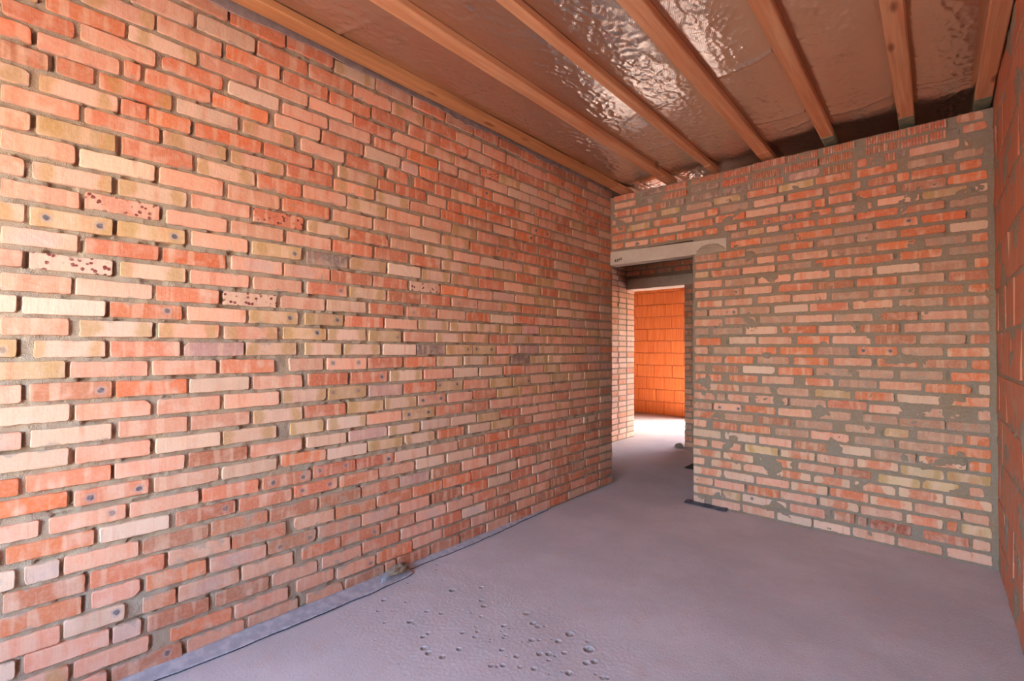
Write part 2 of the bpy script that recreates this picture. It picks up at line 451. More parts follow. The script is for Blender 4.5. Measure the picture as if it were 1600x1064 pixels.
LEFT = parse("50:353,598,4,bd 616,855,-1,p 871,1116,-4,p 1163,1369,-5,p 1384,1637,-3,b 1737,1990,5,b 2010,2251,1,b 2274,2519,2,b|133:237,476,2,p 552,798,-3,o 808,1062,-5,p 1107,1314,7,p 1333,1574,-5,pd 1591,1844,-2,o 1853,2099,5,p 2109,2361,2,r|219:99,344,4,p 353,448,0,cg 469,700,-4,b 725,966,-2,b 983,1218,-4,p 1246,1487,-4,p 1496,1746,2,r 1764,2010,4,p 2031,2273,1,r 2285,2517,0,cg|302:-63,196,-3,p 205,392,5,cd 451,570,0,o 579,829,-2,pg 839,1086,-2,p 1132,1350,0,r 1359,1607,4,rd 1616,1863,3,r 1882,2131,0,pg 2142,2385,-1,p|388:36,257,-2,o 286,442,-1,p 463,688,2,o 702,950,-3,pg 958,1209,-1,bd 1222,1477,2,p 1486,1735,1,pg 1753,1986,3,p 2018,2272,2,b 2284,2530,-1,o|472:41,267,-2,b 281,526,-2,r 539,786,0,p 794,1045,-3,r 1090,1311,1,p 1325,1579,-3,o 1588,1841,1,r 1850,2096,0,o 2106,2358,4,o 2371,2626,6,r|557:-186,73,-1,cd 95,192,-3,cg 202,435,-2,p 447,696,-4,b 705,955,-2,r 967,1214,-4,b 1228,1475,0,b 1484,1743,1,r 1752,1985,2,v 2006,2258,2,b 2282,2528,5,p 2556,2787,6,p 2802,3041,7,r|645:45,291,-2,o 306,542,-4,c 565,808,-6,bd 824,1075,-7,r 1088,1331,0,rd 1346,1595,-2,r 1604,1859,0,p 1879,2117,1,c 2139,2382,0,c 2395,2639,3,r 2654,2895,4,r|724:-125,133,0,p 157,390,-2,pd 402,652,-2,p 667,911,-3,r 928,1177,-3,rd 1190,1441,4,rd 1449,1703,3,rd 1712,1962,0,c 1983,2233,0,p 2245,2500,3,b 2513,2756,4,o 2771,3007,7,b 3024,3285,7,r|818:-49,210,-2,o 227,467,-7,rd 484,734,-7,p 744,996,-6,c 1020,1261,0,o 1270,1515,-4,c 1524,1769,0,y 1788,2026,2,cy 2059,2293,1,o 2343,2568,2,c 2582,2816,2,y|896:-181,77,-3,o 93,339,0,r 350,595,-1,p 610,856,-1,b 872,1126,-2,p 1153,1383,0,c 1399,1655,1,v 1664,1898,0,cy 1918,2161,2,c 2172,2419,0,c 2432,2667,-5,y|981:-48,211,1,c 229,469,-1,p 486,737,-2,c 748,994,-2,cy 1064,1245,0,y 1267,1505,0,cy 1513,1757,2,p 1767,2024,1,yd|1064:-177,81,-1,pg 103,340,0,c 360,603,2,p 617,865,0,p 882,1124,-2,cy|1151:-47,211,4,c 226,469,0,p 490,734,-1,p 750,1005,0,p 1024,1257,3,cy 1269,1506,3,yd 1526,1762,0,v 1777,2029,2,r 2046,2275,-1,yd 2294,2540,-3,p 2562,2802,-4,y 2826,3040,-5,yd|1237:-179,79,0,p 97,337,1,bd 350,599,0,o 608,860,-1,c 878,1123,-2,p 1155,1389,-1,r 1408,1650,-1,rd 1672,1918,0,cy 1935,2180,0,p 2198,2434,1,c 2454,2695,-2,c 2718,2962,2,r 2975,3217,0,p|1321:-61,197,2,y 209,456,0,p 470,715,0,p 731,978,-1,r 1052,1238,1,p 1261,1504,-1,pd 1517,1760,0,r 1775,2027,0,o 2044,2273,0,cy 2293,2528,2,cy 2549,2777,1,py 2801,3026,0,g 3039,3273,0,y|1404:-195,64,2,yd 106,316,0,cy 328,571,0,r 586,835,0,v 844,1089,2,cy 1136,1344,2,cy 1362,1599,0,cy 1620,1868,-1,c 1877,2114,-1,g 2123,2371,-1,yd 2381,2615,-1,yd 2637,2873,-1,p 2898,3133,0,v 3160,3420,0,cy|1487:20,204,2,p 233,471,0,cy 489,725,0,py 746,991,-2,py 1020,1253,2,yd 1265,1502,1,cy 1522,1751,-1,yd 1774,2017,-1,p 2034,2272,-1,cy 2282,2537,0,py 2559,2752,-1,r 2764,3012,1,cy 3025,3258,1,py|1568:-197,61,3,cg 74,313,0,c 326,576,0,od 595,842,-1,p 856,1098,0,yd 1134,1354,2,yd 1366,1618,0,r 1632,1875,-2,p 1891,2140,1,cy 2158,2410,-2,cy 2421,2659,-1,cy 2682,2922,-3,y|1651:18,210,1,p 219,468,1,c 479,723,0,r 740,988,-1,cs 1008,1245,1,p 1257,1500,2,c 1521,1764,1,r 1795,2033,0,rd 2050,2300,-3,p 2310,2558,-4,o 2569,2823,-7,c|1739:-184,74,0,p 90,333,0,cs 356,589,0,cy 605,853,-1,p 872,1117,-1,p 1143,1377,1,rd 1396,1638,1,cy 1652,1897,0,b 1906,2157,1,r 2175,2419,0,pd 2430,2680,-2,p|1821:15,225,3,pg 246,487,1,r 502,750,1,o 772,1012,4,pg 1021,1271,1,pg 1280,1538,-1,b 1547,1793,-2,r 1817,2066,-1,cs 2075,2318,-2,o 2328,2579,-6,p|1909:-182,77,1,cy 88,330,-2,yd 344,583,0,yd 606,846,6,p 865,1109,6,yd 1141,1375,-3,g 1394,1636,1,cy 1651,1896,2,c 1912,2155,-2,cy 2174,2428,-5,py 2439,2702,-6,r|1995:13,228,1,p 243,488,7,ps 511,752,1,p 770,1014,3,p 1034,1277,-1,p 1289,1537,-2,r 1558,1799,1,r 1823,2065,-3,r 2083,2326,-3,cy 2337,2588,-5,r|2079:-184,74,4,p 93,325,4,cy 345,588,5,cy 604,853,7,p 868,1118,1,rs 1140,1379,0,cy 1392,1649,-3,r 1671,1919,-4,p 1936,2172,-4,cy 2191,2438,-6,p 2448,2701,-6,c|2168:10,213,7,p 223,468,4,c 483,733,4,p 755,997,-1,p 1012,1263,-2,r 1287,1535,0,p 1549,1805,-1,p 1814,2063,1,c 2081,2325,0,py 2355,2598,-7,r|2258:-171,87,-3,p 101,335,2,y 355,609,3,r 626,874,-1,cy 885,1105,-3,r 1116,1364,4,p 1373,1625,0,cy 1640,1892,-6,p 1917,2161,4,p|2345:7,222,2,p 236,483,2,r 495,743,0,cy 766,1015,-2,py 1030,1278,7,r 1291,1547,0,py 1561,1804,-1,cy|2424:-176,82,0,cy 107,340,1,cy 349,436,4,r 445,599,-1,o 616,900,0,o 916,1163,3,r 1180,1284,-1,r 1314,1567,3,cy 1704,1932,3,r 1958,2114,-6,p 2133,2245,-6,rd|2508:-127,132,-3,b 152,265,3,r 279,525,-4,oy 545,794,0,c 817,1065,2,py 1102,1349,4,p 1369,1615,1,r 1645,1794,-1,r 1850,2008,-2,r 2017,2150,-3,r 2160,2403,0,py|2590:-174,85,-1,r 99,343,-6,p 428,675,3,r 684,932,0,o 967,1205,6,p 1218,1470,5,r 1484,1732,6,c 1748,1873,-4,pg 1890,2042,-1,r 2051,2312,0,r|2675:3,203,-7,r 219,464,0,p 487,726,3,r 749,985,2,c 1006,1250,-3,p 1259,1516,2,p 1551,1777,0,r 1786,2032,-1,o 2050,2214,1,p 2234,2475,-5,p|2754:119,360,-7,o 369,618,-3,cy 631,877,3,p 888,1138,7,p 1147,1403,6,p 1411,1663,-3,r 1679,1921,2,p 1938,2185,4,py 2195,2432,-2,p 2454,2639,-2,rs|2840:217,459,-7,py 467,719,-2,p 738,988,6,o 1004,1249,0,r 1262,1514,-5,r 1529,1775,7,r 1800,2048,0,r 2058,2310,1,r 2320,2571,2,p 2583,2827,2,r 2840,2940,-5,r 2953,3208,0,r|2931:373,604,-7,p 617,866,-1,c 877,1134,0,r 1142,1395,2,r 1409,1661,1,p 1670,1911,0,py 1928,2193,2,r 2203,2452,1,p 2474,2719,-1,p 2743,2991,-5,p 3004,3251,-7,p|3032:527,743,-7,p 753,1012,-7,r 1022,1276,3,r 1290,1546,-7,cy 1555,1813,-1,p 1829,2091,2,r 2110,2368,1,p 2389,2637,5,r 2660,2900,2,r 2914,3165,-7,o")
BACK = parse("48:-1668,-1561,-6,c -1498,-1258,-2,p -1241,-993,0,p -975,-730,-2,c -720,-481,0,c -470,-223,2,p -209,28,1,p 50,268,3,p|137:-1667,-1414,-3,e -1405,-1257,-2,y -1241,-904,1,cd -882,-642,-1,p -586,-455,7,b -366,-133,1,k -74,160,-1,r 174,259,3,p|226:-1667,-1484,-7,p -1475,-1224,-7,p -1204,-958,-5,o -949,-695,0,p -678,-430,5,e -420,-179,2,p -160,34,0,e 121,270,2,y|312:-1662,-1413,-3,e -1396,-1147,-1,c -1131,-885,0,p -874,-624,2,e -611,-371,7,r -362,-124,0,e -115,122,0,p 130,256,-6,p|400:-1662,-1560,-5,p -1502,-1248,-3,e -1232,-992,0,p -977,-735,0,e -718,-482,0,e -455,-215,0,e -201,36,3,e 45,280,-2,e|481:-1662,-1417,-5,e -1396,-1154,-2,e -1103,-862,0,e -823,-580,2,p -568,-355,7,b -316,-82,-2,y -74,114,3,y 160,235,0,p|564:-1662,-1532,-2,p -1501,-1252,-2,p -1219,-965,4,y -946,-707,3,e -693,-453,1,p -439,-200,7,e -191,42,-3,y 52,282,-1,y|650:-1676,-1417,1,c -1386,-1134,2,c -1110,-865,0,p -847,-599,-1,b -589,-354,7,c -338,-102,0,m -89,150,-3,e 162,287,-2,o|738:-1657,-1541,0,p -1487,-1280,-2,r -1255,-1021,0,o -986,-747,2,m -734,-486,4,p -456,-218,1,m -196,41,-1,m 56,283,-2,o|820:-1656,-1399,0,o -1390,-1149,2,m -1117,-871,1,b -839,-588,0,m -512,-328,4,m -278,-139,-1,y -98,139,-2,m 149,263,-2,od|904:-1656,-1491,-5,m -1478,-1246,0,pd -1222,-978,1,o -963,-726,0,p -698,-475,3,m -403,-200,2,m -191,49,-2,m 58,289,-2,m|989:-1651,-1469,0,p -1360,-1181,1,p -1137,-892,3,p -874,-630,0,m -620,-376,6,r -366,-124,-7,p -102,133,-7,m 206,295,-2,p|1072:-1651,-1531,-1,b -1513,-1262,3,e -1242,-1000,2,m -974,-745,-1,m -704,-474,1,y -451,-218,1,o -204,38,-3,c 59,291,-1,o|1158:-1641,-1411,-1,od -1346,-1112,2,o -1084,-844,2,p -770,-580,1,e -550,-315,1,m -305,-71,-1,p -55,178,-5,o 212,289,-4,c|1239:-1646,-1549,2,m -1495,-1270,0,b -1233,-984,2,c -961,-717,0,o -696,-461,2,m -450,-220,-2,m -186,45,-2,m 78,292,-4,o|1321:-1650,-1402,0,o -1384,-1147,2,o -1123,-880,2,m -851,-612,0,o -582,-344,1,p -316,-86,0,o -65,158,-1,b 177,293,-4,od|1404:-1650,-1526,-3,p -1481,-1249,0,m -1216,-972,0,o -946,-709,-1,o -689,-479,0,m -433,-199,2,od -179,44,0,m 61,289,-3,e|1488:-1636,-1414,-6,o -1345,-1123,3,c -1111,-861,0,p -824,-604,1,o -588,-349,0,p -329,-96,1,b -77,157,-1,m 174,295,-2,b|1573:-1645,-1516,2,m -1485,-1231,1,m -1211,-964,1,c -945,-688,2,o -677,-440,-2,p -417,-184,-1,b -161,55,-2,p 68,298,-4,m|1655:-1650,-1401,-1,p -1383,-1126,7,m -1098,-849,7,m -834,-584,4,p -576,-335,1,m -295,-84,-1,b -70,163,-1,p 188,296,-5,m|1746:-1645,-1529,-3,m -1516,-1272,-2,pd -1260,-1020,0,m -989,-744,1,c -736,-483,0,r -459,-222,4,p -191,46,1,m 64,295,-3,b|1826:-1621,-1400,-3,e -1383,-1153,-1,p -1113,-866,6,p -855,-619,3,p -592,-358,-1,m -336,-99,2,m -82,150,1,b 167,279,-2,o|1915:-1644,-1511,1,p -1497,-1234,0,bd -1222,-1000,1,p -958,-706,3,r -689,-450,-1,b -433,-195,0,o -178,55,-1,m 73,303,-3,b|1998:-1649,-1400,5,p -1382,-1132,1,m -1112,-865,2,p -847,-598,6,p -568,-333,-2,p -314,-73,-1,c -64,166,-7,m 198,304,-7,o|2090:-1644,-1515,3,y -1497,-1246,1,r -1234,-980,1,p -965,-719,1,m -702,-462,-1,o -447,-214,-6,o -180,44,-6,o 75,305,-7,m|2166:-1639,-1403,5,r -1381,-1136,5,m -1120,-984,3,p -857,-610,-1,p -593,-338,-6,m -315,-93,1,o -66,168,-4,m 187,282,-7,o|2248:-1648,-1447,-3,m -1429,-1211,-2,o -1202,-957,3,m -948,-708,5,o -684,-442,1,m -431,-193,2,m -178,61,-1,o 81,299,-7,c|2327:-1329,-1086,7,o -1077,-837,3,m -828,-583,-1,o -573,-331,-4,m -317,-81,1,od -65,164,0,o 181,279,-6,m|2415:-1325,-1200,-2,m -1191,-1056,5,y -1044,-948,3,p -929,-693,4,o -679,-441,-1,o -430,-186,1,o -177,59,-4,b 80,303,-7,m|2486:-2554,-2380,-3,o -2357,-2104,-7,p -2083,-1829,-7,o -1814,-1570,-6,o -1551,-1439,-7,o -1381,-1274,-1,r -1257,-1118,7,o -1079,-845,7,od -830,-585,7,o -568,-336,0,p -307,-72,7,p -58,170,5,y 207,267,0,cd|2569:-2523,-2271,-1,o -2254,-2003,-5,o -1987,-1730,-7,p -1721,-1474,-2,o -1459,-1211,7,o -1203,-955,7,p -944,-716,7,p -607,-452,5,r -432,-193,7,o -168,66,0,b 74,300,-2,o|2651:-2542,-2357,0,o -2334,-2088,-7,y -2050,-1809,-7,o -1774,-1551,-7,p -1419,-1182,6,m -1142,-910,4,p -884,-641,7,o -607,-402,2,o -360,-206,2,o -197,-124,0,o -115,117,-2,o 133,242,-1,o|2736:-2530,-2276,-1,p -2248,-2013,-7,m -1971,-1784,1,y -1720,-1487,-2,m -1472,-1248,6,y -1194,-962,7,r -950,-702,7,y -691,-464,7,o -430,-189,0,o -136,52,-7,m 103,250,-5,m|2813:-2530,-2293,1,r -2282,-2066,-5,r -1899,-1740,-2,g -1676,-1428,0,g -1401,-1158,-3,g -1149,-913,0,G -879,-660,5,v -640,-438,-3,G -347,-199,2,G -190,-141,5,g 159,267,-3,p|2893:-2481,-2237,4,p -2186,-2034,-7,g -1961,-1720,-6,G -1675,-1428,3,g -1401,-1181,-6,G -1149,-939,-5,G -920,-673,-1,G -663,-450,2,G -374,-177,2,G -168,-22,-5,G -13,69,1,G 150,294,3,r|2969:-2487,-2242,7,r -2181,-1961,-1,g -1950,-1720,-7,G -1675,-1418,2,G -1401,-1165,-4,G -1148,-901,7,G -882,-673,0,G -639,-437,-1,G -373,-140,-4,G -131,74,0,G 120,252,1,b")
PITS = [(-2.363, 1.698, 0.007), (-2.303, 1.765, 0.005), (-2.237, 1.865, 0.009), (-2.003, 1.963, 0.014), (-2.101, 1.824, 0.019), (-2.27, 2.024, 0.006), (-2.305, 1.495, 0.015), (-2.196, 1.568, 0.01), (-2.232, 1.414, 0.01), (-2.177, 1.467, 0.007), (-2.118, 1.508, 0.006), (-2.037, 1.589, 0.013), (-1.965, 1.629, 0.013), (-1.899, 1.862, 0.015), (-1.849, 1.831, 0.015), (-1.845, 1.89, 0.007), (-1.632, 1.935, 0.018), (-2.115, 1.378, 0.01), (-2.024, 1.471, 0.016), (-1.997, 1.476, 0.008), (-1.848, 1.741, 0.008), (-1.787, 1.752, 0.01), (-1.875, 1.474, 0.013), (-1.875, 1.439, 0.013), (-1.754, 1.588, 0.012), (-1.705, 1.645, 0.011), (-1.684, 1.608, 0.012), (-1.743, 1.67, 0.008), (-1.643, 1.771, 0.014), (-1.606, 1.774, 0.008), (-1.621, 1.731, 0.007), (-1.575, 1.699, 0.01), (-1.583, 1.718, 0.009), (-1.602, 1.632, 0.007), (-1.614, 1.647, 0.006), (-1.547, 1.888, 0.016), (-1.511, 1.883, 0.015), (-1.486, 1.911, 0.009), (-1.354, 1.94, 0.02), (-1.255, 1.949, 0.012), (-1.462, 1.777, 0.015), (-1.435, 1.798, 0.009), (-1.464, 1.755, 0.007), (-1.486, 1.738, 0.007), (-1.36, 1.853, 0.015), (-1.397, 1.848, 0.007), (-1.378, 1.825, 0.006), (-1.799, 1.386, 0.016), (-1.755, 1.38, 0.015), (-1.685, 1.406, 0.015), (-1.671, 1.493, 0.013), (-1.519, 1.624, 0.012), (-1.435, 1.634, 0.013), (-1.368, 1.721, 0.015), (-1.337, 1.749, 0.015), (-1.305, 1.76, 0.01), (-1.288, 1.803, 0.013), (-1.31, 1.714, 0.01), (-1.219, 1.901, 0.023), (-1.175, 1.812, 0.015), (-1.152, 1.843, 0.016), (-1.479, 1.512, 0.012), (-1.455, 1.528, 0.009), (-1.44, 1.548, 0.012), (-1.377, 1.592, 0.011), (-1.324, 1.623, 0.013), (-1.193, 1.705, 0.016), (-1.221, 1.693, 0.006), (-1.253, 1.643, 0.006), (-1.104, 1.779, 0.008), (-1.073, 1.78, 0.012), (-1.053, 1.792, 0.01), (-1.666, 1.328, 0.004), (-1.795, 1.246, 0.005), (-2.022, 1.265, 0.007), (-2.42, 1.97, 0.01), (-2.372, 1.924, 0.01), (-1.474, 1.606, 0.006), (-1.516, 1.926, 0.005), (-1.39, 1.638, 0.004)]

def pick_left(z):
    t = 'pppprroobccy' if z > 2.0 else ('ppppccyyrvb' if z > 1.0 else 'pppprrbboc')
    return lambda: (lambda c: c+('y' if c in 'pc' and random.random() < .25 else '')+('d' if random.random() < .07 else ''))(random.choice(t))

# ---------------------------------------------------------------- left wall
def make_voids(row, z, h, p_side, p_bed):
    out = []
    for (a0, a1, _, _), (b0, b1, _, _) in zip(row[:-1], row[1:]):
        if random.random() < p_side:                       # open slit beside a brick
            w = min(.010, b0-a1)
            l = random.uniform(.5, 1)*h; zc = z+random.uniform(-.5, .5)*(h-l)
            q = a1 if random.random() < .65 else b0-w
            out.append((q-.004, q+w, zc-l/2, zc+l/2, random.uniform(.012, .03)))
        if random.random() < p_bed:                        # crumbled bed joint under a brick
            l = random.uniform(.03, .12); q = random.uniform(a0, a1-.03)
            zb = z-h/2-.004 if random.random() < .5 else z+h/2+.004
            out.append((q, q+l, zb-.0055, zb+.0055, random.uniform(.008, .022)))
    return out

mb = MB()
O, U, N = (WALL_L, 0), (0, 1), (1, 0)
vd = []
for k, (z, its) in enumerate(LEFT):
    below = LEFT[k-1][0] if k else z-COURSE
    above = LEFT[k+1][0] if k < 35 else z+COURSE
    h = min(z-below, above-z)*.825
    row = fill_row(its, Y_REAR+.01, 4.385, .243, .0135, pick_left(z))
    vd += make_voids(row, z, h, .6, .45)
    for s0, s1, dz, c in row:
        far = smooth(3.2, 4.3, (s0+s1)/2)
        add_brick(mb, O, U, N, max(s0, Y_REAR), s1, z+dz, h*random.uniform(.955, 1.03), c, random.uniform(-.002, .004), .0030,
                  smear=random.choice((0, 0, 0, .15, .3))+.5*far+(.45 if z < .62 and .3 < s0 < 1.5 else 0), round_=.004)
mortar_face(mb, O, U, N, Y_REAR, 4.40, 0, 3.085, .0085, .0115, .0065, 1, None, 0, vd)
mb.box(WALL_L-.14, WALL_L-.055, Y_REAR, 4.40, 0, 3.085, 1)
mb.box(WALL_L-.06, WALL_L-.02, 4.39, 4.40, 0, 3.085, 1)
mb.box(WALL_L-.06, WALL_L-.016, Y_REAR, 4.40, 3.06, 3.085, 1)
struct(mb.build('wall_left', [M['brick'], M['mortar_left']]))

# ---------------------------------------------------------------- back wall with the doorway
def pick_back(z):
    t = 'ooorrpmby' if z > 2.0 else ('mmpprobmc' if z > .9 else 'ppeeryocm')
    return lambda: random.choice(t)
mb = MB()
O, U, N = (0, WALL_B), (1, 0), (0, -1)
in_door = lambda s, z: s < DOOR_R and z < 2.43
vd = []
for k, (z, its) in enumerate(BACK):
    below = BACK[k-1][0] if k else z-COURSE
    above = BACK[k+1][0] if k < 35 else z+COURSE
    h = min(z-below, above-z)*.80
    lo = DOOR_R+.003
    if z > 2.47: lo = WALL_L+.02
    elif z > 2.28: lo = -1.37 if z < 2.43 else -1.34
    its = [t for t in its if t[1] > lo+.03]
    its = [(max(t[0], lo), min(t[1], WALL_R-.03), t[2], t[3]) for t in its]
    row = fill_row(its, lo, WALL_R-.035, .235, .016, pick_back(z))
    vd += make_voids(row, z, h, .30, .15)
    for s0, s1, dz, c in row:
        sm = random.choice((0, .1, .2, .4))
        add_brick(mb, O, U, N, s0, s1, z+dz, h*random.uniform(.93, 1.02), c, random.uniform(-.002, .0025), .0048, smear=sm*(.3 if c == 'G' else 1), tilt=.016)
mortar_face(mb, O, U, N, WALL_L, WALL_R, 0, 3.0, .0095, .0052, .0045, 1, in_door, .007, vd)
# body and reveal behind the face
mb.box(DOOR_R+.004, WALL_R, WALL_B+.045, WALL_B+.13, 0, 2.29, 1)
mb.box(DOOR_R+.004, DOOR_R+.02, WALL_B+.006, WALL_B+.05, 0, 2.29, 1)
mb.box(-1.36, WALL_R, WALL_B+.045, WALL_B+.13, 2.29, 2.41, 1)
mb.box(WALL_L-.13, WALL_R, WALL_B+.045, WALL_B+.13, 2.435, 2.99, 1)
for k in range(26):                                         # brick ends showing in the reveal
    z = BACK[k][0]
    add_brick(mb, (DOOR_R+.002, WALL_B), (0, 1), (-1, 0), .012, .122, z, .066, random.choice('pmor'), .001, .003, .02, smear=.2)
struct(mb.build('wall_back', [M['brick'], M['mortar_back']]))

# mortar dressing over the lintel bearing
mb = MB()
V, F = [], []
for j in range(15):
    for i in range(31):
        a, b = i/30, j/14
        x = -1.655+.33*a; z = 2.262+.03*a+(.105*math.sin(math.pi*min(1, .12+a))**.5)*b
        e = .018*max(0, math.sin(math.pi*min(1, a*1.02)))**.5*max(0, math.sin(math.pi*b))**.5-.010+.004*fbm(x, z, 2, 30, 2)
        V.append((x, WALL_B-.0035-e, z))
for j in range(14):
    for i in range(30):
        q = j*31+i; F.append((q, q+1, q+32, q+31))
mb.add(V, F)
o = struct(mb.build('trim_1', [M['mortar_left']]))

# ---------------------------------------------------------------- right wall of large ceramic blocks
def block_face(mb, O, U, N, s0, s1, joints, offs, pitch, blen, jh, jv, prd, rag, depth=.03):
    for k in range(len(joints)-1):
        za, zb = joints[k]+jh/2, joints[k+1]-jh/2
        x = s0-((s0-offs[k % len(offs)]) % blen)
        while x < s1:
            a, b = max(x+jv/2, s0+.002), min(x+blen-jv/2, s1-.002)
            if b-a > .03:
                sd = random.random()
                _brick(mb, O, U, N, a, b, (za+zb)/2, zb-za, (1, 1, 1, 1), (0, 0, 0), (0, 0, 0), prd+random.uniform(-.001, .002), rag, depth, 0, .004, .001)
            x += blen

mb = MB()
O, U, N = (WALL_R, 0), (0, 1), (-1, 0)
mortar_face(mb, O, U, N, Y_REAR, WALL_B+.02, 0, 3.25, .015, .0015, .003, 1, None, .008)
js = [.0, .214, .476, .738, 1.0, 1.263, 1.527, 1.787, 2.05, 2.31, 2.575, 2.84, 3.10, 3.26]
block_face(mb, O, U, N, Y_REAR, WALL_B-.01, js, [.1, .3], .262, .41, .017, .003, .0015, .003)
mb.box(WALL_R+.02, WALL_R+.27, Y_REAR, FAR_Y+.3, 0, DECK_Z, 1)
struct(mb.build('wall_right', [M['block_right'], M['mortar_back']]))

# ---------------------------------------------------------------- hall, middle wall and far room
mb = MB()
O, U, N = (HALL_X, 0), (0, 1), (1, 0)
mortar_face(mb, O, U, N, 4.3, MID_Y1, 0, 3.1, .03, .006, .004, 1)
for k in range(36):
    z = .05+k*COURSE
    for s0, s1, dz, c in fill_row([], 4.3, MID_Y1-.002, .243, .014, lambda: random.choice('wwwwpwc'), (k % 2)*.5+random.uniform(.0, .2)):
        add_brick(mb, O, U, N, s0, s1, z+dz, .068, c, random.uniform(-.001, .003), .003, smear=random.choice((0, 0, .2)))
mb.box(HALL_X-.25, HALL_X-.02, Y_REAR, MID_Y1-.002, 0, DECK_Z, 1)
struct(mb.build('wall_hall_left', [M['brick'], M['mortar_left']]))

mb = MB()
O, U, N = (0, MID_Y0), (1, 0), (0, -1)
hole = lambda s, z: HALL_X < s < MID_R and z < 2.51
mortar_face(mb, O, U, N, HALL_X, WALL_R, 0, 3.1, .03, .005, .004, 1, hole, .004)
for k in range(36):
    z = .045+k*COURSE
    lo = MID_R+.004 if z < 2.35 else (MID_R+.16 if z < 2.51 else HALL_X)
    for s0, s1, dz, c in fill_row([], lo, WALL_R, .24, .015, lambda: random.choice('pmrobm'), (.5 if k % 2 else 1.0)-random.uniform(0, .08)):
        add_brick(mb, O, U, N, s0, s1, z+dz, .067, c, 0, .004, smear=random.choice((0, .2, .4)))
    if z < 2.34:
        add_brick(mb, (MID_R+.002, MID_Y0), (0, 1), (-1, 0), .006, .262, z, .067, random.choice('pmw'), 0, .003, .02, smear=.2)
mb.box(MID_R+.003, WALL_R, MID_Y0+.02, MID_Y1, 0, DECK_Z, 1)
mb.box(HALL_X, MID_R+.003, MID_Y0+.02, MID_Y1, 2.515, DECK_Z, 1)
mb.box(-6.6, HALL_X-.25, MID_Y0+.02, MID_Y1, 0, DECK_Z, 1)
struct(mb.build('wall_middle', [M['brick'], M['mortar_back']]))

mb = MB()
O, U, N = (0, FAR_Y), (1, 0), (0, -1)
EX0, EX1, EZ = -3.06, -1.39, 2.45
js = [.0, .27, .543, .813, 1.08, 1.345, 1.60, 1.868, 2.13, 2.39, 2.65, 2.91, 3.17]
js = [.0]+[.276+.2625*i for i in range(12)]
offs = [-4.732, -4.91, -4.723, -4.953, -4.702, -4.982, -4.702, -4.961, -4.701, -4.952]
for k in range(len(js)-1):
    segs = ((-6.4, EX0, ), (EX1, WALL_R)) if js[k] < EZ-.1 else ((-6.4, WALL_R),)
    for a, b in segs:
        block_face(mb, O, U, N, a, b, js[k:k+2], [offs[k % 10]], .2625, .405, .009, .008, .001, .0018, .04)
mb.box(-6.4, EX0, FAR_Y+.028, FAR_Y+.30, 0, DECK_Z, 1)
mb.box(EX1, WALL_R, FAR_Y+.028, FAR_Y+.30, 0, DECK_Z, 1)
mb.box(EX0, EX1, FAR_Y+.028, FAR_Y+.30, EZ, DECK_Z, 1)
struct(mb.build('wall_far', [M['block_far'], M['block_right']]))

mb = MB()                                  # outer left wall of the far room, with its window opening
X6 = -6.4
mb.box(X6-.25, X6, MID_Y1-.3, FAR_Y+.3, 0, DECK_Z)
struct(mb.build('wall_far_left', [M['plaster']]))

mb = MB()                                  # wall behind the photographer with the window the daylight comes through
WX0, WX1, WZ0, WZ1 = -2.25, -0.2, .55, 2.45
mb.box(HALL_X, WX0, Y_REAR-.3, Y_REAR, 0, DECK_Z)
mb.box(WX1, WALL_R+.27, Y_REAR-.3, Y_REAR, 0, DECK_Z)
mb.box(WX0, WX1, Y_REAR-.3, Y_REAR, 0, WZ0)
mb.box(WX0, WX1, Y_REAR-.3, Y_REAR, WZ1, DECK_Z)
struct(mb.build('wall_rear', [M['plaster']]))

mb = MB()
mb.box(-6.7, WALL_R+.27, Y_REAR-.3, FAR_Y+.3, DECK_Z, DECK_Z+.12)
struct(mb.build('ceiling', [M['deck']]))

mb = MB()
mb.box(-40, 40, -40, 50, -.32, -.22)
struct(mb.build('ground', [M['earth']]))

mb = MB()                                  # unseen wall added to keep low sky light out of the far doorway
mb.box(-9, 6, 13.6, 13.9, -.22, 2.1)
struct(mb.build('wall_sky_blocker', [M['block_far']]))

# ---------------------------------------------------------------- floor with droplet pits in the screed
def lines(segs):
    out = []
    for a, b, st in segs:
        n = max(1, round((b-a)/st)); out += [a+(b-a)*i/n for i in range(n)]
    out.append(segs[-1][1]); return out
xs = lines([(-6.65, -3.7, .2), (-3.7, -2.6, .05), (-2.6, -2.45, .02), (-2.45, -1.04, .0032), (-1.04, WALL_R+.25, .03)])
ys = lines([(Y_REAR-.3, .4, .06), (.4, 1.22, .02), (1.22, 2.05, .0032), (2.05, 4.4, .03), (4.4, 7, .04), (7, FAR_Y+.3, .12)])
mb = MB(); V = []; F = []
for y in ys:
    for x in xs:
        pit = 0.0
        z = .004*fbm(x, y, 0, 1.3, 2)+.0012*fbm(x, y, 5, 9, 2)
        if .4 < y < 2.4 and -2.5 < x < -.9: z += .0007*nz(x, y, 1, 55)
        if 1.15 < y < 2.15 and -2.5 < x < -.95:
            for (px, py, pr) in PITS:
                dx, dy = x-px, y-py
                if abs(dx) > 2.2*pr or abs(dy) > 2.2*pr: continue
                d = math.sqrt(dx*dx+dy*dy)/pr
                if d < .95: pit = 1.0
                if d < 1: z -= pr*.60*(1-d**4)*(1-.75*(.80*dx+.35*dy)/pr)/1.4
                elif d < 1.8: z += pr*.05*(1-abs(d-1.25)/.55) if d < 1.8 else 0
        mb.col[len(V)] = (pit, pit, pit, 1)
        V.append((x, y, z))
nx = len(xs)
for j in range(len(ys)-1):
    for i in range(nx-1):
        a = j*nx+i; F.append((a, a+1, a+nx+1, a+nx))
mb.add(V, F)
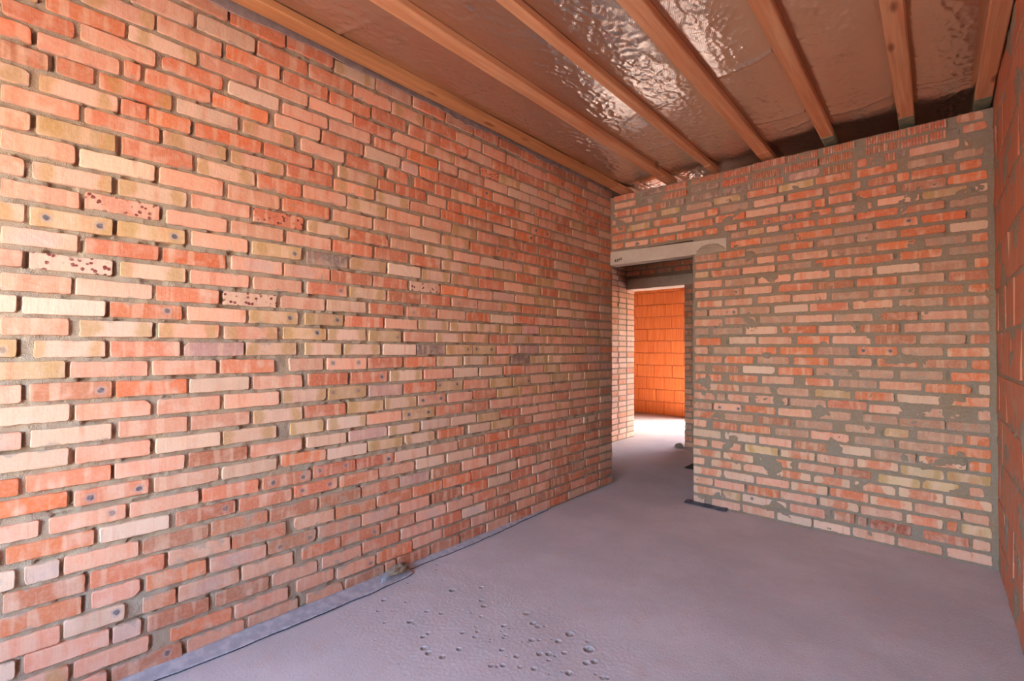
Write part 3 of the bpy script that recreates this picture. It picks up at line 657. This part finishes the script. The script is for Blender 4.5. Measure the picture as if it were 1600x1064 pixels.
mb.box(-6.65, WALL_R+.25, Y_REAR-.3, FAR_Y+.3, -.22, -.05, col=(0, 0, 0, 1))
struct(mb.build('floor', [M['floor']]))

# ---------------------------------------------------------------- joists
def beam(mb, x0, x1, y0, y1, z0, z1, seed, wob=.003, seg=.08):
    n = max(1, int((y1-y0)/seg)); V = []; F = []
    b = .006
    prof = [(x0+b, z0), (x1-b, z0), (x1, z0+b), (x1, z1), (x0, z1), (x0, z0+b)]
    for i in range(n+1):
        y = y0+(y1-y0)*i/n
        for j, (x, z) in enumerate(prof):
            V.append((x+wob*fbm(y, seed*7.1, j*.35, 2.2, 2), y, z+wob*.8*fbm(y, seed*3.3, j*.35+5, 2.2, 2)))
    for i in range(n):
        for j in range(6):
            k = (j+1) % 6
            F.append((i*6+j, i*6+k, (i+1)*6+k, (i+1)*6+j))
    F = [f[::-1] for f in F]
    F.append(tuple(range(6))); F.append(tuple(n*6+i for i in range(6))[::-1])
    mb.add(V, F, 0, False)
J = [(-2.437, -2.343, 'weathered pale joist with rough edges, nearest the left brick wall'),
     (-1.955, -1.861, 'second joist from the left wall, red-brown underside and paler side'),
     (-1.513, -1.455, 'third joist from the left wall, ending above the right part of the lintel'),
     (-1.095, -.998, 'fourth joist from the left wall, beside the brightest crumpled foil'),
     (-.640, -.555, 'middle-right joist with small knots and a green-grey end, left of the straight one'),
     (-.180, -.092, 'joist running straight at the camera with a green-grey end on the brick wall'),
     (.205, .288, 'darkest joist, tight against the right block wall')]
for i, (a, b, lab) in enumerate(J):
    if i == 2: a, b = -1.515, -1.452
    ye = WALL_B-.10 if i > 3 else WALL_B-.17+.02*i
    root = bpy.data.objects.new('ceiling_joist', None); COL.objects.link(root)
    root.location = ((a+b)/2, WALL_B, SOFFIT); root.empty_display_size = .1
    tag(root, lab, 'joist', 'timber ceiling joists')
    off = Matrix.Translation(-root.location)
    top = FOIL_Z-.004
    mb = MB(); beam(mb, a, b, Y_REAR, ye, SOFFIT, top, i+1, .004 if i == 0 else .002)
    t = mb.build('timber', [M['wood_pale'] if i == 0 else M['wood']], root); t.matrix_parent_inverse = off
    mb = MB(); beam(mb, a-.002, b+.002, ye+.0005, WALL_B+.125, SOFFIT-.004, top, i+20, .001, .06)
    e = mb.build('joist_end', [M['treated'] if i > 3 else M['wood']], root); e.matrix_parent_inverse = off
    if i > 3: e['label'] = 'green-grey coated joist end'

# ---------------------------------------------------------------- foil between and above the joists
mids = [(j[0]+j[1])/2 for j in J]
def foil_h(x, y):
    z = FOIL_Z
    for (a0, a, _), (b, b1, _) in zip(J[:-1], J[1:]):
        a, b = a+.008, b-.008
        if a < x < b:
            t = (x-a)/(b-a); w = math.sin(math.pi*t)
            z -= (.012+.010*nz(a, y, 0, .7))*w**.7
            q = min(t, 1-t)
            # soft billows and long diagonal creases pulled from the fixings
            z += .010*w*fbm(x*.7+y*.5, y*.35-x*.4, a*3, 4.2, 2)
            r = nz(x*1.1+y*.55, y*.35-x*.5, a*7, 7.5)
            z -= .0045*w*max(0, .16-abs(r))*4
            r = nz(x*1.6-y*.5, y*.5+x*.6, a*11, 13)
            z -= .0045*w*max(0, .22-abs(r))*4
            r = nz(x*1.3+y*.9, y*.6-x*.7, a*13, 30)
            z -= .0032*w*max(0, .25-abs(r))*4
            z += .0010*w*nz(x*1.2-y*.5, y*.9+x*.4, a*17, 52)
            # gathered pleats along the joists
            g = max(0, nz(a*9+(t > .5)*5, y, 2, 1.5)+.10)
            z -= .012*g*math.exp(-q*6)*min(1, q*14)*(.5+.5*math.sin(y*70+7*nz(x*2, y*2, a, 2)+q*9))
            break
    for yc, sl in ((3.72, .12), (3.96, -.05), (2.35, .25), (2.95, -.2), (1.6, .3)):   # transverse folds
        d = y-yc-sl*(x+1.0)-.03*nz(x, yc, 0, 3)
        z -= .011*math.exp(-(d/.020)**2)*max(0, .35+nz(x*2.1, yc*9, 4))
    for a0, b0, _ in J:
        if a0-.012 < x < b0+.012: z = max(z, FOIL_Z)
    return z
def sheet(name, f, xa, xb, ya, yb, st, mat, th=.0015):
    nx, ny = int((xb-xa)/st), int((yb-ya)/st)
    mb = MB(); V = []; F = []
    for j in range(ny+1):
        for i in range(nx+1):
            V.append(f(xa+(xb-xa)*i/nx, ya+(yb-ya)*j/ny))
    for j in range(ny):
        for i in range(nx):
            a = j*(nx+1)+i; F.append((a, a+nx+1, a+nx+2, a+1))
    mb.add(V, F)
    o = mb.build(name, [mat])
    m = o.modifiers.new('thickness', 'SOLIDIFY'); m.thickness = th; m.offset = 1
    return o
o = sheet('foil_sheet', lambda x, y: (x, y, foil_h(x, y)+(.05*smooth(4.05, 4.5, y) if x > -1 else .02*smooth(4.05, 4.5, y))), -2.40, .285, Y_REAR, 5.4, .0082, M['foil'])
tag(o, 'crumpled reflective foil sheet stretched across the ceiling above the joists', 'foil')

# ---------------------------------------------------------------- concrete lintels
def slab(mb, x0, x1, y0, y1, z0, z1a, z1b, seed):
    nx = 26; V = []; F = []
    b = .006
    for i in range(nx+1):
        x = x0+(x1-x0)*i/nx; t = i/nx; z1 = z1a+(z1b-z1a)*t
        for j, (y, z) in enumerate(((y0, z0+b), (y0+b, z0), (y1, z0), (y1, z1), (y0+b, z1), (y0, z1-b))):
            V.append((x, y+.002*fbm(x, j, seed, 6, 2), z+.003*fbm(x, j+4, seed, 5, 2)))
    for i in range(nx):
        for j in range(6):
            k = (j+1) % 6; F.append((i*6+j, i*6+k, (i+1)*6+k, (i+1)*6+j))
    F.append(tuple(range(6))[::-1]); F.append(tuple(nx*6+i for i in range(6)))
    mb.add(V, F, 0, False)
mb = MB(); slab(mb, WALL_L+.002, -1.365, WALL_B-.004, WALL_B+.125, DOOR_TOP, 2.432, 2.408, 3)
o = mb.build('concrete_lintel', [M['lintel']])
tag(o, 'pale concrete lintel over the near doorway beside the left brick wall', 'lintel', 'door lintels')
mb = MB()                                   # pencilled scribble on the lintel face
def stroke(pts, w=.0022):
    for (x0, z0), (x1, z1) in zip(pts[:-1], pts[1:]):
        dx, dz = x1-x0, z1-z0; l = math.hypot(dx, dz) or 1; nx_, nz_ = -dz/l*w, dx/l*w
        y0, y1 = WALL_B-.0075, WALL_B-.0045
        V = [(x0+nx_, y0, z0+nz_), (x0-nx_, y0, z0-nz_), (x1-nx_, y0, z1-nz_), (x1+nx_, y0, z1+nz_)]
        V += [(x, y1, z) for x, y, z in V]
        mb.add(V, [(0,1,2,3), (4,7,6,5), (0,4,5,1), (1,5,6,2), (2,6,7,3), (3,7,4,0)], 0, False)
sx, sz = -2.475, 2.312
stroke([(sx, sz+.008), (sx+.012, sz+.034), (sx+.016, sz+.006), (sx+.006, sz+.018)])
stroke([(sx+.026, sz+.010), (sx+.034, sz+.034), (sx+.044, sz+.028), (sx+.040, sz+.008), (sx+.028, sz+.010)])
stroke([(sx+.052, sz+.040), (sx+.058, sz+.014), (sx+.078, sz+.044), (sx+.082, sz+.016)])
mb.build('pencil_mark', [M['black']], o)
mb = MB(); slab(mb, HALL_X+.004, MID_R+.15, MID_Y0-.003, MID_Y1, MID_TOP, 2.508, 2.505, 8)
o = mb.build('concrete_lintel', [M['lintel']])
tag(o, 'shaded grey concrete lintel over the farther opening to the orange room', 'lintel', 'door lintels')

# ---------------------------------------------------------------- damp-proof strips at the wall foot
def foot_strip(name, pts, mat, lift, seed, z_wall=.022):
    """a strip lying at the foot of the left wall; pts = (y, outer x)"""
    ya, yb = pts[0][0], pts[-1][0]
    ny = int((yb-ya)/.012); nu = 7
    mb = MB(); V = []; F = []
    for j in range(ny+1):
        y = ya+(yb-ya)*j/ny
        for (y0, x0), (y1, x1) in zip(pts[:-1], pts[1:]):
            if y0 <= y <= y1+1e-9: xo = x0+(x1-x0)*(y-y0)/(y1-y0)
        xo += .006*fbm(y, seed, 0, 7, 2)
        for i in range(nu+1):
            t = i/nu
            x = WALL_L-.004+(xo-WALL_L+.004)*t
            z = .006+z_wall*(1-t)**1.6+.006*(1-t*.3)*abs(fbm(x*2, y, seed, 9, 3))+lift*t**3*(.5+.8*fbm(y, seed, 3, 5, 2))
            V.append((x, y, z))
    w = nu+1
    for j in range(ny):
        for i in range(nu):
            a = j*w+i; F.append((a, a+1, a+w+1, a+w))
    mb.add(V, F)
    o = mb.build(name, [mat, M['bitumen_dark']])
    m = o.modifiers.new('thickness', 'SOLIDIFY'); m.thickness = .005; m.offset = -1; m.material_offset_rim = 1
    return o
o = foot_strip('bitumen_strip', [(-.6, -2.452), (.48, -2.452), (.66, -2.436), (.93, -2.424), (1.2, -2.414), (1.48, -2.412), (1.74, -2.418), (1.80, -2.440)], M['bitumen'], .004, 1.3)
tag(o, 'wide grey bitumen strip along the left wall foot nearest the camera', 'strip', 'damp-proof strips at the wall foot')
o = foot_strip('bitumen_strip', [(1.76, -2.492), (2.0, -2.484), (2.25, -2.478), (2.55, -2.482), (2.8, -2.50), (3.06, -2.512), (3.28, -2.524)], M['bitumen'], .004, 4.7, .018)
tag(o, 'narrow grey bitumen strip tapering along the left wall foot toward the doorway', 'strip', 'damp-proof strips at the wall foot')
def back_strip(x, y):
    return (x, y, .008+.010*smooth(4.29, 4.33, y)+.006*abs(fbm(x, y, 2, 12, 2)))
o = sheet('bitumen_strip', back_strip, -1.725, -1.36, 4.285, 4.36, .012, M['bitumen_dark'], .005)
tag(o, 'dark bitumen scrap under the back wall corner beside the doorway', 'strip', 'damp-proof strips at the wall foot')

# grey membrane lying on top of the left wall
def top_strip(t, y):
    r = smooth(1.75, 2.1, y)*.5+.05
    u_ = max(0, t-.62)/.38
    x = WALL_L-.075+.098*min(1, t/.62)+.012*u_
    z = 3.094-.070*u_*(.75+.35*fbm(y, 0, 2, 2, 2))+.010*r*math.sin(y*62+3*nz(y, 0, 0, 4)+t*3)*u_+.004*nz(y, t, 0, 6)
    return (x+.005*nz(y, 1, 1, 5)*u_+.006*r*math.sin(y*62+2)*u_, y, z)
o = sheet('membrane_strip', top_strip, 0, 1, Y_REAR+.02, 4.2, .02, M['membrane'], .004)
tag(o, 'purple-grey waterproofing strip drooping over the top of the left brick wall', 'membrane')

# ---------------------------------------------------------------- odds and ends on the floor
def lump(name, c, r, seed, mat, n=40, m=28, zmin=.004):
    mb = MB(); V = []; F = []
    for j in range(m+1):
        ph = math.pi*j/m
        for i in range(n):
            th = 2*math.pi*i/n
            d = Vector((math.sin(ph)*math.cos(th), math.sin(ph)*math.sin(th), math.cos(ph)))
            k = 1+.5*fbm(d.x+seed, d.y, d.z, 2.2, 4)+.22*abs(nz(d.x+seed, d.y, d.z, 5))-.1*abs(nz(d.x, d.y+seed, d.z, 11))
            V.append((c[0]+d.x*r[0]*k, c[1]+d.y*r[1]*k, max(zmin, c[2]+d.z*r[2]*k)))
    for j in range(m):
        for i in range(n):
            F.append((j*n+i, (j+1)*n+i, (j+1)*n+(i+1) % n, j*n+(i+1) % n))
    mb.add(V, F)
    return mb.build(name, [mat])
o = lump('mortar_lump', (-2.470, 1.70, .046), (.026, .066, .030), 2.2, M['mortar_back'], zmin=.034)
tag(o, 'crumbled mortar lump at the left wall foot where the two bitumen strips meet', 'mortar lump')
o = lump('mortar_lump', (-2.752, MID_Y0-.05, .022), (.055, .045, .03), 7.2, M['mortar_back'])
tag(o, 'pale mortar lump on the floor at the right side of the farther opening', 'mortar lump')
mb = MB(); V = []; F = []
for j in range(6):                          # a curled scrap of plastic standing on the strip
    for i in range(5):
        a, b = i/4-.5, j/5
        V.append((-2.430+.010*b*b+.006*a*a, 1.575+.034*a, .026+.036*b*(1-.25*abs(a))))
for j in range(5):
    for i in range(4):
        q = j*5+i; F.append((q, q+1, q+6, q+5))
mb.add(V, F)
o = mb.build('plastic_scrap', [M['plastic']])
m = o.modifiers.new('thickness', 'SOLIDIFY'); m.thickness = .002
tag(o, 'small pale blue plastic scrap standing up beside the crumbled mortar lump', 'scrap')
mb = MB(); slabv = (-2.216, -1.30, 5.52, 6.15)
mb.box(*slabv, .006, .016)
o = mb.build('black_sheet', [M['black']])
bv = o.modifiers.new('edge', 'BEVEL'); bv.width = .003; bv.segments = 2
tag(o, 'black sheet lying on the hall floor, one corner peeking past the doorway', 'sheet')

# ---------------------------------------------------------------- light: sun and sky through the openings
EL = math.radians(31)
d = Vector((-.726*math.cos(EL), -.688*math.cos(EL), -math.sin(EL)))
sun = bpy.data.lights.new('sun', 'SUN'); sun.energy = SUN_E; sun.angle = math.radians(.6); sun.color = (1, .95, .88)
so = bpy.data.objects.new('sun', sun); COL.objects.link(so)
so.rotation_euler = d.to_track_quat('-Z', 'Y').to_euler()
so.location = (6, 16, 9)
w = bpy.data.worlds.new('sky'); scene.world = w; w.use_nodes = True
nt = w.node_tree; nt.nodes.clear()
sky = nt.nodes.new('ShaderNodeTexSky'); sky.sky_type = 'NISHITA'; sky.sun_disc = False
sky.sun_elevation = EL; sky.sun_rotation = math.atan2(.726, .688); sky.air_density = 1.0; sky.dust_density = 2.0
bg = nt.nodes.new('ShaderNodeBackground'); bg.inputs['Strength'].default_value = SKY_S
ow = nt.nodes.new('ShaderNodeOutputWorld')
nt.links.new(sky.outputs[0], bg.inputs[0]); nt.links.new(bg.outputs[0], ow.inputs[0])
def portal(name, loc, rot, sx, sy):
    l = bpy.data.lights.new(name, 'AREA'); l.shape = 'RECTANGLE'; l.size = sx; l.size_y = sy
    l.cycles.is_portal = True
    o = bpy.data.objects.new(name, l); COL.objects.link(o); o.location = loc; o.rotation_euler = rot
portal('window_daylight', ((WX0+WX1)/2, Y_REAR-.15, (WZ0+WZ1)/2), (math.radians(90), 0, 0), WX1-WX0, WZ1-WZ0)
portal('far_door_daylight', ((EX0+EX1)/2, FAR_Y+.15, EZ/2), (math.radians(-90), 0, 0), EX1-EX0, EZ)

# ---------------------------------------------------------------- camera
cam = bpy.data.cameras.new('camera'); co = bpy.data.objects.new('camera', cam); COL.objects.link(co)
cam.sensor_width = 36; cam.lens = 36*733.05/1600; cam.clip_start = .05
yaw, pitch, roll = .73349, .016843, .004259
f = Vector((-math.sin(yaw)*math.cos(pitch), math.cos(yaw)*math.cos(pitch), math.sin(pitch)))
r = Vector((math.cos(yaw), math.sin(yaw), 0)); u = r.cross(f)
r2 = r*math.cos(roll)+u*math.sin(roll); u2 = u*math.cos(roll)-r*math.sin(roll)
m = Matrix((r2, u2, -f)).transposed().to_4x4(); m.translation = (0, 0, CAM_H)
co.matrix_world = m
scene.camera = co

vs = scene.view_settings
scene.display_settings.display_device = 'sRGB'
vs.view_transform = 'Standard'; vs.look = 'None'; vs.gamma = 1.0; vs.use_curve_mapping = False
vs.exposure = EXPO
cy = scene.cycles
cy.max_bounces = 14; cy.diffuse_bounces = 8; cy.glossy_bounces = 5; cy.sample_clamp_indirect = 12
cy.use_denoising = True
